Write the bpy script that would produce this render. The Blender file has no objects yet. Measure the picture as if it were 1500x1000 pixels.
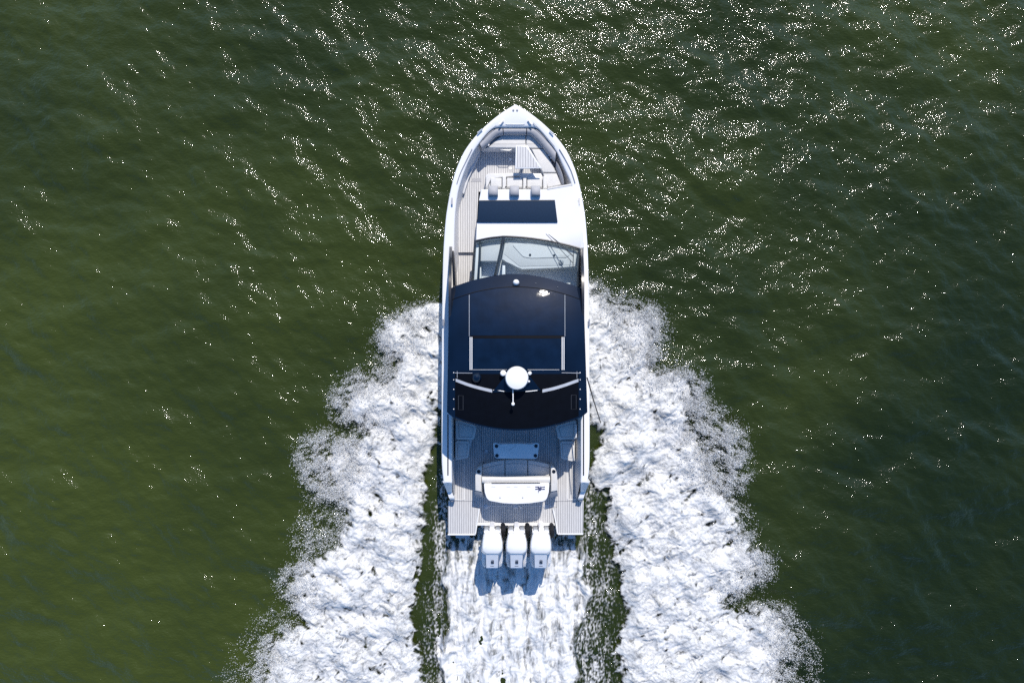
import bpy, bmesh, math, random
import numpy as np
from mathutils import Vector

# ------------------------------------------------------------------ camera, sky, sun, exposure
S = bpy.context.scene
H = 21.35                      # camera height over the water (m)
F = 1000.0                     # focal length in photo pixels (1500 px wide)
cam_d = bpy.data.cameras.new('camera'); cam = bpy.data.objects.new('camera', cam_d)
S.collection.objects.link(cam); S.camera = cam
cam.location = (0, 0, H); cam.rotation_euler = (0, 0, 0)
cam_d.sensor_width = 36; cam_d.lens = 36 * F / 1500; cam_d.clip_start = .1; cam_d.clip_end = 20000

SUN_EL, SUN_AZ = math.radians(47.5), math.radians(12)
w = bpy.data.worlds.new('World'); S.world = w; w.use_nodes = True
nt = w.node_tree; nt.nodes.clear()
sky = nt.nodes.new('ShaderNodeTexSky'); sky.sky_type = 'NISHITA'; sky.sun_disc = False
sky.sun_elevation = SUN_EL; sky.sun_rotation = SUN_AZ
sky.air_density = 1.0; sky.dust_density = .6; sky.ozone_density = 6
bg = nt.nodes.new('ShaderNodeBackground'); bg.inputs['Strength'].default_value = .14
wo = nt.nodes.new('ShaderNodeOutputWorld')
hs = nt.nodes.new('ShaderNodeHueSaturation'); hs.inputs['Saturation'].default_value = 1.2
nt.links.new(sky.outputs[0], hs.inputs['Color']); nt.links.new(hs.outputs[0], bg.inputs[0]); nt.links.new(bg.outputs[0], wo.inputs[0])
sl = bpy.data.lights.new('sun', 'SUN'); sl.energy = 4.5; sl.angle = math.radians(.53); sl.color = (1, .935, .84)
so = bpy.data.objects.new('sun', sl); S.collection.objects.link(so)
sd = Vector((math.sin(SUN_AZ) * math.cos(SUN_EL), math.cos(SUN_AZ) * math.cos(SUN_EL), math.sin(SUN_EL)))
so.rotation_euler = sd.to_track_quat('Z', 'Y').to_euler(); so.location = (3, 20, 30)
S.view_settings.view_transform = 'Standard'; S.view_settings.look = 'None'
S.view_settings.exposure = .15; S.view_settings.gamma = 1
S.cycles.use_denoising = False; S.cycles.use_adaptive_sampling = False; S.cycles.sample_clamp_indirect = 1.0   # a denoiser smears the sun glints
S.cycles.max_bounces = 8; S.cycles.transparent_max_bounces = 8

# ------------------------------------------------------------------ helpers
C = S.collection
rng = np.random.default_rng(7); random.seed(7)

def W(px, py, z): return ((px - 750) * (H - z) / F, (500 - py) * (H - z) / F, z)
def zoomer(x0, y0, s): return lambda x, y, z: W(x0 + x / s, y0 + y / s, z)
A1 = zoomer(640, 140, 6.25); A2 = zoomer(640, 280, 6.25); A3 = zoomer(640, 390, 6.25)
A4 = zoomer(640, 520, 6.25); A5 = zoomer(640, 610, 6.25); A6 = zoomer(640, 700, 6.25)
B1 = zoomer(690, 700, 11.49); B2 = zoomer(690, 760, 11.49)
B3 = zoomer(650, 180, 9.09); B4 = zoomer(740, 180, 8.333); B5 = zoomer(640, 340, 10)

def nodes_mat(name):
    m = bpy.data.materials.new(name); m.use_nodes = True
    n = m.node_tree; b = n.nodes['Principled BSDF']
    return m, n, b
def mat(name, col, rough=.5, spec=.5, coat=0, metal=0, var=.06, vscale=6, bump=0, bscale=60):
    m, n, b = nodes_mat(name)
    b.inputs['Roughness'].default_value = rough; b.inputs['Metallic'].default_value = metal
    b.inputs['Specular IOR Level'].default_value = spec; b.inputs['Coat Weight'].default_value = coat
    b.inputs['Coat Roughness'].default_value = .025
    tc = n.nodes.new('ShaderNodeTexCoord')
    nz = n.nodes.new('ShaderNodeTexNoise'); nz.inputs['Scale'].default_value = vscale; nz.inputs['Detail'].default_value = 5
    n.links.new(tc.outputs['Object'], nz.inputs['Vector'])
    r = n.nodes.new('ShaderNodeMapRange'); r.inputs[1].default_value = .25; r.inputs[2].default_value = .75
    r.inputs[3].default_value = 1 - var; r.inputs[4].default_value = 1 + var
    n.links.new(nz.outputs[0], r.inputs[0])
    mx = n.nodes.new('ShaderNodeVectorMath'); mx.operation = 'SCALE'; mx.inputs[0].default_value = col
    n.links.new(r.outputs[0], mx.inputs['Scale']); n.links.new(mx.outputs[0], b.inputs['Base Color'])
    if bump:
        n2 = n.nodes.new('ShaderNodeTexNoise'); n2.inputs['Scale'].default_value = bscale; n2.inputs['Detail'].default_value = 3
        n.links.new(tc.outputs['Object'], n2.inputs['Vector'])
        bp = n.nodes.new('ShaderNodeBump'); bp.inputs['Distance'].default_value = bump; bp.inputs['Strength'].default_value = 1
        n.links.new(n2.outputs[0], bp.inputs['Height']); n.links.new(bp.outputs[0], b.inputs['Normal'])
        if coat: n.links.new(bp.outputs[0], b.inputs['Coat Normal'])
    return m
def teak_mat(name, col, caulk, pitch, width):
    m, n, b = nodes_mat(name); b.inputs['Roughness'].default_value = .65
    tc = n.nodes.new('ShaderNodeTexCoord'); sp = n.nodes.new('ShaderNodeSeparateXYZ')
    n.links.new(tc.outputs['Object'], sp.inputs[0])
    d = n.nodes.new('ShaderNodeMath'); d.operation = 'DIVIDE'; d.inputs[1].default_value = pitch
    n.links.new(sp.outputs[0], d.inputs[0])
    fr = n.nodes.new('ShaderNodeMath'); fr.operation = 'FRACT'; n.links.new(d.outputs[0], fr.inputs[0])
    lt = n.nodes.new('ShaderNodeMath'); lt.operation = 'LESS_THAN'; lt.inputs[1].default_value = width / pitch
    n.links.new(fr.outputs[0], lt.inputs[0])
    nz = n.nodes.new('ShaderNodeTexNoise'); nz.inputs['Scale'].default_value = 7; nz.inputs['Detail'].default_value = 6
    mp = n.nodes.new('ShaderNodeMapping'); mp.inputs['Scale'].default_value = (6, .7, 1)
    n.links.new(tc.outputs['Object'], mp.inputs[0]); n.links.new(mp.outputs[0], nz.inputs['Vector'])
    r = n.nodes.new('ShaderNodeMapRange'); r.inputs[1].default_value = .25; r.inputs[2].default_value = .75
    r.inputs[3].default_value = .88; r.inputs[4].default_value = 1.1; n.links.new(nz.outputs[0], r.inputs[0])
    sc = n.nodes.new('ShaderNodeVectorMath'); sc.operation = 'SCALE'; sc.inputs[0].default_value = col
    n.links.new(r.outputs[0], sc.inputs['Scale'])
    mx = n.nodes.new('ShaderNodeMix'); mx.data_type = 'RGBA'
    n.links.new(lt.outputs[0], mx.inputs[0]); n.links.new(sc.outputs[0], mx.inputs[6]); mx.inputs[7].default_value = (*caulk, 1)
    n.links.new(mx.outputs[2], b.inputs['Base Color'])
    return m

M = {}
M['white'] = mat('gelcoat_white', (.80, .80, .80), .25, .5, .3, var=.02, vscale=2)
M['liner'] = mat('gelcoat_liner', (.66, .66, .67), .4, .5, 0, var=.03, vscale=2)
M['vinyl'] = mat('upholstery_vinyl', (.62, .61, .59), .6, .4, 0, var=.05, vscale=9, bump=.003, bscale=22)
M['vinyl_seam'] = mat('upholstery_seam', (.20, .19, .19), .7, .3)
M['vinyl_grey'] = mat('upholstery_grey', (.36, .36, .38), .6, .4, 0, var=.05, vscale=9, bump=.003, bscale=22)
M['teak'] = teak_mat('deck_planking', (.55, .545, .545), (.25, .25, .26), .066, .016)
M['teak_table'] = teak_mat('table_planking', (.60, .59, .58), (.22, .22, .24), .075, .014)
M['navy'] = mat('hardtop_navy', (.002, .007, .020), .5, .02, 1.0, var=.3, vscale=1.6, bump=.004, bscale=2.2)
M['roofglass'] = mat('roof_glass_navy', (.002, .008, .023), .5, .02, 1.0, var=.35, vscale=3, bump=.005, bscale=2.6)
M['hatch'] = mat('hatch_navy', (.008, .024, .055), .7, .15, 0, var=.12, vscale=20)
M['black'] = mat('black_frame', (.006, .009, .016), .3, .5, .2, var=.2)
M['roofblack'] = mat('roof_aft_black', (.0012, .002, .0045), .45, .12, 0, var=.3)
M['rubber'] = mat('black_rubber', (.01, .01, .012), .6, .3)
M['steel'] = mat('stainless_steel', (.62, .61, .60), .38, .5, 0, 1, var=.1)
M['satin'] = mat('satin_aluminium', (.55, .57, .6), .45, .5, 0, .4, var=.1)
M['silver'] = mat('engine_silver', (.80, .80, .82), .4, .5, .2, var=.05)
M['engine_white'] = mat('engine_white', (.82, .82, .82), .25, .5, .4, var=.01)
M['line'] = mat('white_inlay', (.78, .78, .78), .5)
M['ink'] = mat('navy_ink', (.05, .06, .13), .5)
M['darkink'] = mat('charcoal_ink', (.03, .035, .05), .5)
M['marble'] = mat('pale_stone_top', (.86, .86, .86), .3, .5, .2, var=.05, vscale=3)
M['grey'] = mat('grey_trim', (.30, .31, .33), .5)
M['trim_dark'] = mat('dark_trim', (.05, .055, .065), .5)
M['bilge'] = mat('hull_shade_grey', (.30, .31, .32), .6)
# thin clear glazing
gm = bpy.data.materials.new('clear_glass'); gm.use_nodes = True; n = gm.node_tree; n.nodes.clear()
tr = n.nodes.new('ShaderNodeBsdfTransparent'); tr.inputs[0].default_value = (.86, .92, .95, 1)
gl = n.nodes.new('ShaderNodeBsdfGlossy'); gl.inputs['Roughness'].default_value = .03
fr = n.nodes.new('ShaderNodeFresnel'); fr.inputs[0].default_value = 1.5
mx = n.nodes.new('ShaderNodeMixShader'); on = n.nodes.new('ShaderNodeOutputMaterial')
n.links.new(fr.outputs[0], mx.inputs[0]); n.links.new(tr.outputs[0], mx.inputs[1]); n.links.new(gl.outputs[0], mx.inputs[2])
n.links.new(mx.outputs[0], on.inputs[0]); M['glass'] = gm

def link(name, me, m, parent=None):
    if m is not None and not me.materials: me.materials.append(M[m] if isinstance(m, str) else m)
    o = bpy.data.objects.new(name, me); C.objects.link(o)
    if parent is not None: o.parent = parent
    return o
def tag(o, label=None, cat=None, group=None, kind=None):
    for k, v in (('label', label), ('category', cat), ('group', group), ('kind', kind)):
        if v: o[k] = v
    return o
def finish(bm, name, m, parent, smooth=True, angle=35):
    bmesh.ops.recalc_face_normals(bm, faces=bm.faces)
    me = bpy.data.meshes.new(name); bm.to_mesh(me); bm.free()
    if smooth:
        me.polygons.foreach_set('use_smooth', [True] * len(me.polygons)); me.set_sharp_from_angle(angle=math.radians(angle))
    return link(name, me, m, parent)
def catmull(pts, n=8, closed=False):
    out = []; L = len(pts); rngi = range(L if closed else L - 1)
    for i in rngi:
        if closed: p0, p1, p2, p3 = (pts[(i + k) % L] for k in (-1, 0, 1, 2))
        else: p0, p1, p2, p3 = pts[max(i - 1, 0)], pts[i], pts[i + 1], pts[min(i + 2, L - 1)]
        for j in range(n):
            t = j / n
            out.append(tuple(.5 * ((2 * b) + (-a + c) * t + (2 * a - 5 * b + 4 * c - d) * t * t + (-a + 3 * b - 3 * c + d) * t ** 3)
                             for a, b, c, d in zip(p0, p1, p2, p3)))
    if not closed: out.append(tuple(pts[-1]))
    return out
def resample(pts, n):
    P = np.array(pts, float); s = np.r_[0, np.cumsum(np.linalg.norm(np.diff(P[:, :2], axis=0), axis=1))]
    t = np.linspace(0, s[-1], n)
    return [tuple(np.interp(t, s, P[:, k]) for k in range(3)) for t in t] if False else \
        [tuple(v) for v in np.stack([np.interp(t, s, P[:, k]) for k in range(P.shape[1])], 1)]
def round_poly(pts, r, seg=4):
    """round the corners of a polygon of 2-D/3-D points by radius r"""
    out = []; n = len(pts)
    for i in range(n):
        p, a, b = Vector(pts[i]), Vector(pts[i - 1]), Vector(pts[(i + 1) % n])
        da, db = a - p, b - p
        ra = min(r, da.length * .45); rb = min(r, db.length * .45)
        s, e = p + da.normalized() * ra, p + db.normalized() * rb
        for k in range(seg + 1):
            t = k / seg; out.append(tuple(s * (1 - t) ** 2 + p * 2 * t * (1 - t) + e * t * t))
    return out
def prism(name, pts, zb, m, parent, bevel=.012, seg=2, rnd=0, dz=None, smooth=True):
    """pts: top outline (x,y,z); straight sides down to zb (or dz below the outline)"""
    if rnd: pts = round_poly(pts, rnd)
    bm = bmesh.new()
    top = [bm.verts.new(p) for p in pts]
    bot = [bm.verts.new((p[0], p[1], (p[2] - dz) if dz else zb)) for p in pts]
    ft = bm.faces.new(top); bm.faces.new(list(reversed(bot)))
    k = len(pts)
    for i in range(k): bm.faces.new((top[i], bot[i], bot[(i + 1) % k], top[(i + 1) % k]))
    if bevel:
        bmesh.ops.bevel(bm, geom=list(ft.edges), offset=bevel, segments=seg, profile=.5, affect='EDGES', clamp_overlap=True)
    return finish(bm, name, m, parent, smooth)
def boxo(name, c, s, m, parent, bevel=.01, rz=0, seg=2):
    bm = bmesh.new(); bmesh.ops.create_cube(bm, size=1)
    cs, sn = math.cos(rz), math.sin(rz)
    for v in bm.verts:
        x, y, z = v.co.x * s[0], v.co.y * s[1], v.co.z * s[2]
        v.co = (c[0] + x * cs - y * sn, c[1] + x * sn + y * cs, c[2] + z)
    if bevel: bmesh.ops.bevel(bm, geom=list(bm.edges), offset=bevel, segments=seg, affect='EDGES', clamp_overlap=True)
    return finish(bm, name, m, parent)
def loft(name, rows, m, parent, closed=False, smooth=True, angle=40):
    k = len(rows[0]); bm = bmesh.new(); V = [[bm.verts.new(p) for p in r] for r in rows]
    for a, b in zip(V[:-1], V[1:]):
        for i in range(k if closed else k - 1):
            j = (i + 1) % k
            try: bm.faces.new((a[i], a[j], b[j], b[i]))
            except ValueError: pass
    bmesh.ops.remove_doubles(bm, verts=bm.verts, dist=1e-5)
    return finish(bm, name, m, parent, smooth, angle)
def tube(name, pts, r, m, parent, k=8):
    P = [Vector(p) for p in pts]; rows = []
    for i, p in enumerate(P):
        d = (P[min(i + 1, len(P) - 1)] - P[max(i - 1, 0)]).normalized()
        u = d.orthogonal().normalized() if i == 0 else (u - d * u.dot(d)).normalized()
        v = d.cross(u); rr = r[i] if isinstance(r, (list, tuple)) else r
        rows.append([tuple(p + u * rr * math.cos(a) + v * rr * math.sin(a)) for a in [2 * math.pi * j / k for j in range(k)]])
    bm = bmesh.new(); V = [[bm.verts.new(q) for q in row] for row in rows]
    for a, b in zip(V[:-1], V[1:]):
        for i in range(k): bm.faces.new((a[i], a[(i + 1) % k], b[(i + 1) % k], b[i]))
    bm.faces.new(V[0]); bm.faces.new(V[-1])
    return finish(bm, name, m, parent)
def lathe(name, prof, c, m, parent, k=28):
    """prof: (r, z) from bottom to top"""
    bm = bmesh.new(); V = []
    for r, z in prof:
        V.append([bm.verts.new((c[0] + r * math.cos(2 * math.pi * j / k), c[1] + r * math.sin(2 * math.pi * j / k), c[2] + z)) for j in range(k)])
    for a, b in zip(V[:-1], V[1:]):
        for i in range(k): bm.faces.new((a[i], a[(i + 1) % k], b[(i + 1) % k], b[i]))
    bm.faces.new(V[0]); bm.faces.new(V[-1])
    return finish(bm, name, m, parent)
def np_mesh(name, co, quads):
    me = bpy.data.meshes.new(name); nq, kk = quads.shape
    me.vertices.add(len(co)); me.vertices.foreach_set('co', co.astype(np.float32).ravel())
    me.loops.add(nq * kk); me.loops.foreach_set('vertex_index', quads.astype(np.int32).ravel())
    me.polygons.add(nq); me.polygons.foreach_set('loop_start', np.arange(0, nq * kk, kk, dtype=np.int32))
    me.polygons.foreach_set('use_smooth', np.ones(nq, bool))
    me.update(calc_edges=True); return me

# ------------------------------------------------------------------ water
def spectrum(n, L, fn, seed):
    """random periodic field on an n x n tile of L metres; fn(kx, ky) = amplitude"""
    g = np.random.default_rng(seed); k = 2 * np.pi * np.fft.fftfreq(n, L / n)
    kx, ky = np.meshgrid(k, k); a = fn(kx, ky); a[0, 0] = 0
    f = np.fft.ifft2(np.fft.fft2(g.standard_normal((n, n))) * a).real
    return f / f.std()
def sample(f, L, x, y):
    n = f.shape[0]; u = (x / L * n) % n; v = (y / L * n) % n
    i = np.floor(u).astype(int); j = np.floor(v).astype(int); a = u - i; b = v - j
    i %= n; j %= n; i1 = (i + 1) % n; j1 = (j + 1) % n
    return f[j, i] * (1 - a) * (1 - b) + f[j, i1] * a * (1 - b) + f[j1, i] * (1 - a) * b + f[j1, i1] * a * b
def wave_amp(th0, lmax, lmin, p, spread):
    def fn(kx, ky):
        k = np.hypot(kx, ky) + 1e-9; th = np.arctan2(ky, kx)
        k0, k1 = 2 * np.pi / lmax, 2 * np.pi / lmin
        d = spread + (1 - spread) * np.cos(th - th0) ** 2
        return k ** -p * np.exp(-(k0 / k) ** 2) * np.exp(-(k / k1) ** 2) * d
    return fn
LT = 44.0
wf = spectrum(1280, LT, wave_amp(math.radians(68), 3.4, .13, 2.0, .28), 3)
gy, gx = np.gradient(wf, LT / 1280); wf *= .205 / math.sqrt((gx ** 2).mean() + (gy ** 2).mean()) * 1.0
swell = spectrum(512, LT, wave_amp(math.radians(118), 9, 2.2, 2.2, .1), 5) * .035
def water_z(x, y): return sample(wf, LT, x, y) + sample(swell, LT, x, y)
def axis(a, step, far):
    d = np.arange(-a, a + step / 2, step); o = []; s = step; p = a
    while p < far: s *= 1.35; p += s; o.append(p)
    o = np.array(o); return np.r_[-o[::-1], d, o]
ax, ay = axis(17.6, .04, 6000), axis(12.6, .04, 6000)
X, Y = np.meshgrid(ax, ay); Z = water_z(X, Y)
fade = np.clip(1.15 - np.maximum(np.abs(X) / 17.6, np.abs(Y) / 12.6) * .15, 0, 1) ** 2
fade[np.maximum(np.abs(X) / 17.6, np.abs(Y) / 12.6) > 2.5] = 0
Z = Z * fade
calm = np.exp(-(np.clip(np.abs(X - .1) - 1.7, 0, None) / .8) ** 2) * (Y < 6.8) * (Y > -7)
Z = Z * (1 - .5 * calm)
nx, ny = len(ax), len(ay); ii = np.arange(nx * ny).reshape(ny, nx)
q = np.stack([ii[:-1, :-1], ii[:-1, 1:], ii[1:, 1:], ii[1:, :-1]], -1).reshape(-1, 4)
m, n, b = nodes_mat('sea_water')
tc = n.nodes.new('ShaderNodeTexCoord')
nz = n.nodes.new('ShaderNodeTexNoise'); nz.inputs['Scale'].default_value = .16; nz.inputs['Detail'].default_value = 6
n.links.new(tc.outputs['Object'], nz.inputs['Vector'])
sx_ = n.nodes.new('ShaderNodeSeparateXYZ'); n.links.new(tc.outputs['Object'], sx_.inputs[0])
g1 = n.nodes.new('ShaderNodeMath'); g1.operation = 'MULTIPLY_ADD'; g1.inputs[1].default_value = .0016; g1.inputs[2].default_value = 0     # uneven light on the water, painted into its colour: left lighter, right darker
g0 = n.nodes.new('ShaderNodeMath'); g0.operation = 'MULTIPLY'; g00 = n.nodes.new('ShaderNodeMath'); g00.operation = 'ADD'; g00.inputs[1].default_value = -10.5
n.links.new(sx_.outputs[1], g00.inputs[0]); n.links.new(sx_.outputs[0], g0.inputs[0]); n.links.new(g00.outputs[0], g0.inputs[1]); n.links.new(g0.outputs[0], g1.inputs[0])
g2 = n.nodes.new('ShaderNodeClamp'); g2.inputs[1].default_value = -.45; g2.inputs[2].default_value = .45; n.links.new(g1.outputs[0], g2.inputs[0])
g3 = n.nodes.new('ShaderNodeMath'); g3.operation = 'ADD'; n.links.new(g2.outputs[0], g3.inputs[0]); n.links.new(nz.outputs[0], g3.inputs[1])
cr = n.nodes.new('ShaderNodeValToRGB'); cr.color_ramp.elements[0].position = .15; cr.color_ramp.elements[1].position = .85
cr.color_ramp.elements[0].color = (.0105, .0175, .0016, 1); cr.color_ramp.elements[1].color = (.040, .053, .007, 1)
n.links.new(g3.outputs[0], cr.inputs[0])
n2 = n.nodes.new('ShaderNodeTexNoise'); n2.inputs['Scale'].default_value = 13; n2.inputs['Detail'].default_value = 2.5; n2.inputs['Roughness'].default_value = .55
mp = n.nodes.new('ShaderNodeMapping'); mp.inputs['Scale'].default_value = (.75, 1.25, 1); mp.inputs['Rotation'].default_value = (0, 0, .35)
n.links.new(tc.outputs['Object'], mp.inputs[0]); n.links.new(mp.outputs[0], n2.inputs['Vector'])
bp = n.nodes.new('ShaderNodeBump'); bp.inputs['Strength'].default_value = 1; bp.inputs['Distance'].default_value = .024
n.links.new(n2.outputs[0], bp.inputs['Height'])
# light scattered back from inside the water hardly follows the ripples; the mirror-like surface follows them fully
ge = n.nodes.new('ShaderNodeNewGeometry'); vs = n.nodes.new('ShaderNodeVectorMath'); vs.operation = 'SCALE'; vs.inputs['Scale'].default_value = .68
va = n.nodes.new('ShaderNodeVectorMath'); va.operation = 'ADD'; va.inputs[1].default_value = (0, 0, .32); vn = n.nodes.new('ShaderNodeVectorMath'); vn.operation = 'NORMALIZE'
n.links.new(bp.outputs[0], vs.inputs[0]); n.links.new(vs.outputs[0], va.inputs[0]); n.links.new(va.outputs[0], vn.inputs[0])
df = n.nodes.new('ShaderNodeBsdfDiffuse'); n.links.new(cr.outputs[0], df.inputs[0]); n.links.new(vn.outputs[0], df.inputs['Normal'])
gs = n.nodes.new('ShaderNodeBsdfGlossy'); gs.inputs['Roughness'].default_value = .05; n.links.new(bp.outputs[0], gs.inputs['Normal'])
fz = n.nodes.new('ShaderNodeFresnel'); fz.inputs[0].default_value = 1.5; n.links.new(bp.outputs[0], fz.inputs['Normal'])
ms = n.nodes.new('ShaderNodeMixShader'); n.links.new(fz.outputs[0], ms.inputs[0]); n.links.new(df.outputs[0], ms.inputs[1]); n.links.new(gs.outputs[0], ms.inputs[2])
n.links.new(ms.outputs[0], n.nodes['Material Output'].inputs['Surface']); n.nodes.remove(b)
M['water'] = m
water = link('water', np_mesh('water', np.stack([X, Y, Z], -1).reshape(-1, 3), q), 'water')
tag(water, 'dark green rippled open water glittering with sun', 'water', kind='structure')

# ------------------------------------------------------------------ the boat
bx0 = (755.3 - 750) * (H - 1.75) / F
boat = bpy.data.objects.new('motorboat', None); C.objects.link(boat)
tag(boat, 'white open motorboat with navy hardtop and three white outboards, speeding and throwing wakes', 'boat')

def zg(py):                                    # sheer height of the gunwale
    t = np.clip((430 - py) / 280, 0, 1); return 1.75 + .32 * t ** 1.6
half = [(152.8, 0), (157.5, 8.5), (163, 17.2), (170, 27), (178, 37), (188, 48), (199, 58.5), (212, 68.8), (226, 77.5), (250, 87.8), (276, 94.8), (300, 99.4), (325, 102.8), (373, 106), (440, 107.5),
        (520, 108.2), (600, 108.4), (666, 108.2), (690, 107.2), (706, 105.2)]
def side(sgn): return catmull([W(755.3 + sgn * hw, y, zg(y)) for y, hw in half], 6)
N = 120
outL, outR = resample(side(-1), N), resample(side(1), N)
# hull shell
def ring(k, z, back, floor):
    L = []
    for p in outL[::-1] + outR[1:]:
        yb = (p[1] - outL[0][1]); t = math.exp(yb / 2.2)
        L.append((bx0 + (p[0] - bx0) * k * (1 - .25 * t), p[1] - back * t, z if floor else p[2] + z))
    return L
hull = loft('hull', [ring(1, -.035, 0, False), ring(1.008, -.07, 0, False), ring(1.008, -.13, 0, False), ring(1, -.16, 0, False), ring(.975, 1.0, .35, True), ring(.93, .45, .7, True), ring(.9, .1, 1.1, True), ring(.75, -.35, 1.8, True), ring(.05, -.6, 2.6, True)], 'white', boat)
# transom plate closing the hull
tp = W(755.3, 706, 1.0)
boxo('transom', (bx0, tp[1] + .1, .25), (3.7, .12, .8), 'white', boat)

# gunwale cap, port and starboard
inL = catmull([A1(715, 288, zg(186)), A1(620, 288, zg(186)), A1(535, 290, zg(187)), A1(470, 332, zg(194)), A1(395, 425, zg(208)), A1(330, 520, zg(223)), A1(272, 640, zg(242)), A1(225, 770, zg(263)), A1(190, 900, zg(284)),
               A2(168, 200, zg(312)), A2(160, 400, zg(344)), A2(158, 700, zg(392)), A3(150, 500, 1.75), A5(138, 0, 1.75), A5(138, 300, 1.75), A5(136, 480, 1.75), A5(138, 600, 1.75)], 6)
inR = catmull([A1(715, 288, zg(186)), A1(820, 288, zg(186)), A1(905, 290, zg(187)), A1(960, 338, zg(194)), A1(1030, 425, zg(208)), A1(1090, 505, zg(221)), A1(1138, 605, zg(237)), A1(1190, 715, zg(254)), A1(1232, 812, zg(270)),
               A2(1265, 100, zg(296)), A2(1300, 300, zg(328)), A2(1318, 600, zg(376)), A3(1322, 500, 1.75), A5(1318, 0, 1.75), A5(1318, 300, 1.75), A5(1318, 480, 1.75), A5(1316, 600, 1.75)], 6)
# let both inner edges reach the same arc parameter as the outer ones
inL, inR = resample(inL, N), resample(inR, N)
def mixp(a, b, t, dz): return [tuple(p[k] * (1 - t) + q_[k] * t + (dz if k == 2 else 0) for k in range(3)) for p, q_ in zip(a, b)]
for outc, inc in ((outL, inL), (outR, inR)):
    g = loft('gunwale', [mixp(outc, inc, -.01, -.045), mixp(outc, inc, .0, -.02), mixp(outc, inc, .05, -.004), mixp(outc, inc, .15, .002), mixp(outc, inc, .5, .012), mixp(outc, inc, .85, .002),
                         mixp(outc, inc, .95, -.006), mixp(outc, inc, 1.0, -.03), mixp(outc, inc, 1.0, -.12)], 'white', boat, angle=60)
    if outc is outL: gunL = g
    else: gunR = g
# inner liner walls (lean inward to the floors)
flL = catmull([B3(520, 345, 1.33), B3(470, 420, 1.33), B3(400, 560, 1.33), B3(330, 680, 1.33), B3(260, 950, 1.33), A2(205, 150, 1.30), A2(200, 300, 1.28), A2(205, 450, 1.22), A2(195, 700, 1.15), A3(170, 300, 1.0), A5(166, 0, .92), A5(166, 300, .92), A5(164, 600, .92), A5(163, 765, .92)], 6)
inLs = [p for p in inL if p[1] < A1(0, 400, 2)[1]]
loft('liner_wall', [mixp(resample(inLs, 60), resample(inLs, 60), 0, -.1), mixp(resample(inLs, 60), resample(flL, 60), .45, 0), resample(flL, 60)], 'liner', boat, angle=60)
flR = [A5(1262, 0, .92), A5(1262, 300, .92), A5(1264, 600, .92), A5(1275, 765, .92)]
inRs = [p for p in inR if p[1] < A3(0, 900, 1.75)[1]]
loft('liner_wall', [mixp(resample(inRs, 30), resample(inRs, 30), 0, -.1), mixp(resample(inRs, 30), resample(flR, 30), .4, 0), resample(flR, 30)], 'liner', boat, angle=60)
inRb = [p for p in inR if p[1] > A1(0, 830, 2)[1]]; inLb = [p for p in inL if p[1] > A1(0, 440, 2)[1]]
bowin = inLb[::-1] + inRb
loft('bow_liner', [mixp(resample(bowin, 60), resample(bowin, 60), 0, -.1), [(p[0] * .97, p[1] - .05, 1.3) for p in resample(bowin, 60)]], 'liner', boat, angle=60)

# slits / grab rails let into the gunwale
def rail(par, pts, r=.012, m='grey'): return tube('grab_rail', pts, r, m, par, 6)
rail(gunL, catmull([A1(322, 488, zg(218) + .03), A1(262, 610, zg(238) + .03), A1(215, 710, zg(254) + .03), A1(183, 805, zg(269) + .03)]))
rail(gunL, catmull([A1(540, 272, zg(184) + .03), A1(480, 325, zg(192) + .03), A1(425, 385, zg(202) + .03)]), .008, 'satin')
rail(gunR, catmull([A1(880, 250, zg(180) + .03), A1(960, 330, zg(193) + .03), A1(1030, 410, zg(206) + .03), A1(1078, 468, zg(215) + .03)]), .009)
rail(gunR, catmull([A1(1122, 490, zg(219) + .03), A1(1180, 590, zg(235) + .03), A1(1230, 690, zg(250) + .03), A1(1266, 800, zg(268) + .03)]))
for pts in ((A1(372, 345, 2.05), A1(415, 308, 2.05)), (A1(1032, 322, 2.05), A1(1068, 355, 2.05))):
    tube('fairlead', pts, .022, 'satin', gunL if pts[0][0] < 0 else gunR, 6)
for par, x in ((gunL, 101), (gunR, 1343)):
    tube('deck_slot', [A5(x, -20, 1.765), A5(x, 535, 1.765)], .018, 'black', par, 6)
def cleat(par, c, rz=0):
    o = boxo('cleat', (c[0], c[1], c[2] + .06), (.05, .2, .025), 'steel', par, .01, rz)
    for d in (-.045, .045): boxo('cleat_post', (c[0] - math.sin(rz) * d, c[1] + math.cos(rz) * d, c[2] + .03), (.03, .03, .06), 'steel', o, .005, rz)
for par, c, rz in ((gunL, A1(592, 250, zg(180)), -.7), (gunR, A1(852, 248, zg(180)), .7), (gunL, A1(140, 972, zg(295)), 0), (gunR, A1(1300, 975, zg(296)), 0), (gunL, A3(58, 515, 1.75), 0), (gunR, A3(1392, 515, 1.75), 0)):
    cleat(par, (c[0], c[1], c[2] + .01), rz)
for x in (700, 735):
    c = A1(x, 137, zg(162)); lathe('bow_light', [(.028, 0), (.028, .02), (.015, .03)], c, 'grey', gunL, 12)
c = A1(715, 200, zg(172)); pts = [A1(628, 262, zg(182) + .016), A1(805, 262, zg(182) + .016), A1(790, 268, zg(182) + .016), A1(640, 268, zg(182) + .016)]
prism('anchor_locker_lid', pts, 0, 'liner', gunL, .003, 1, dz=.01)

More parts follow.
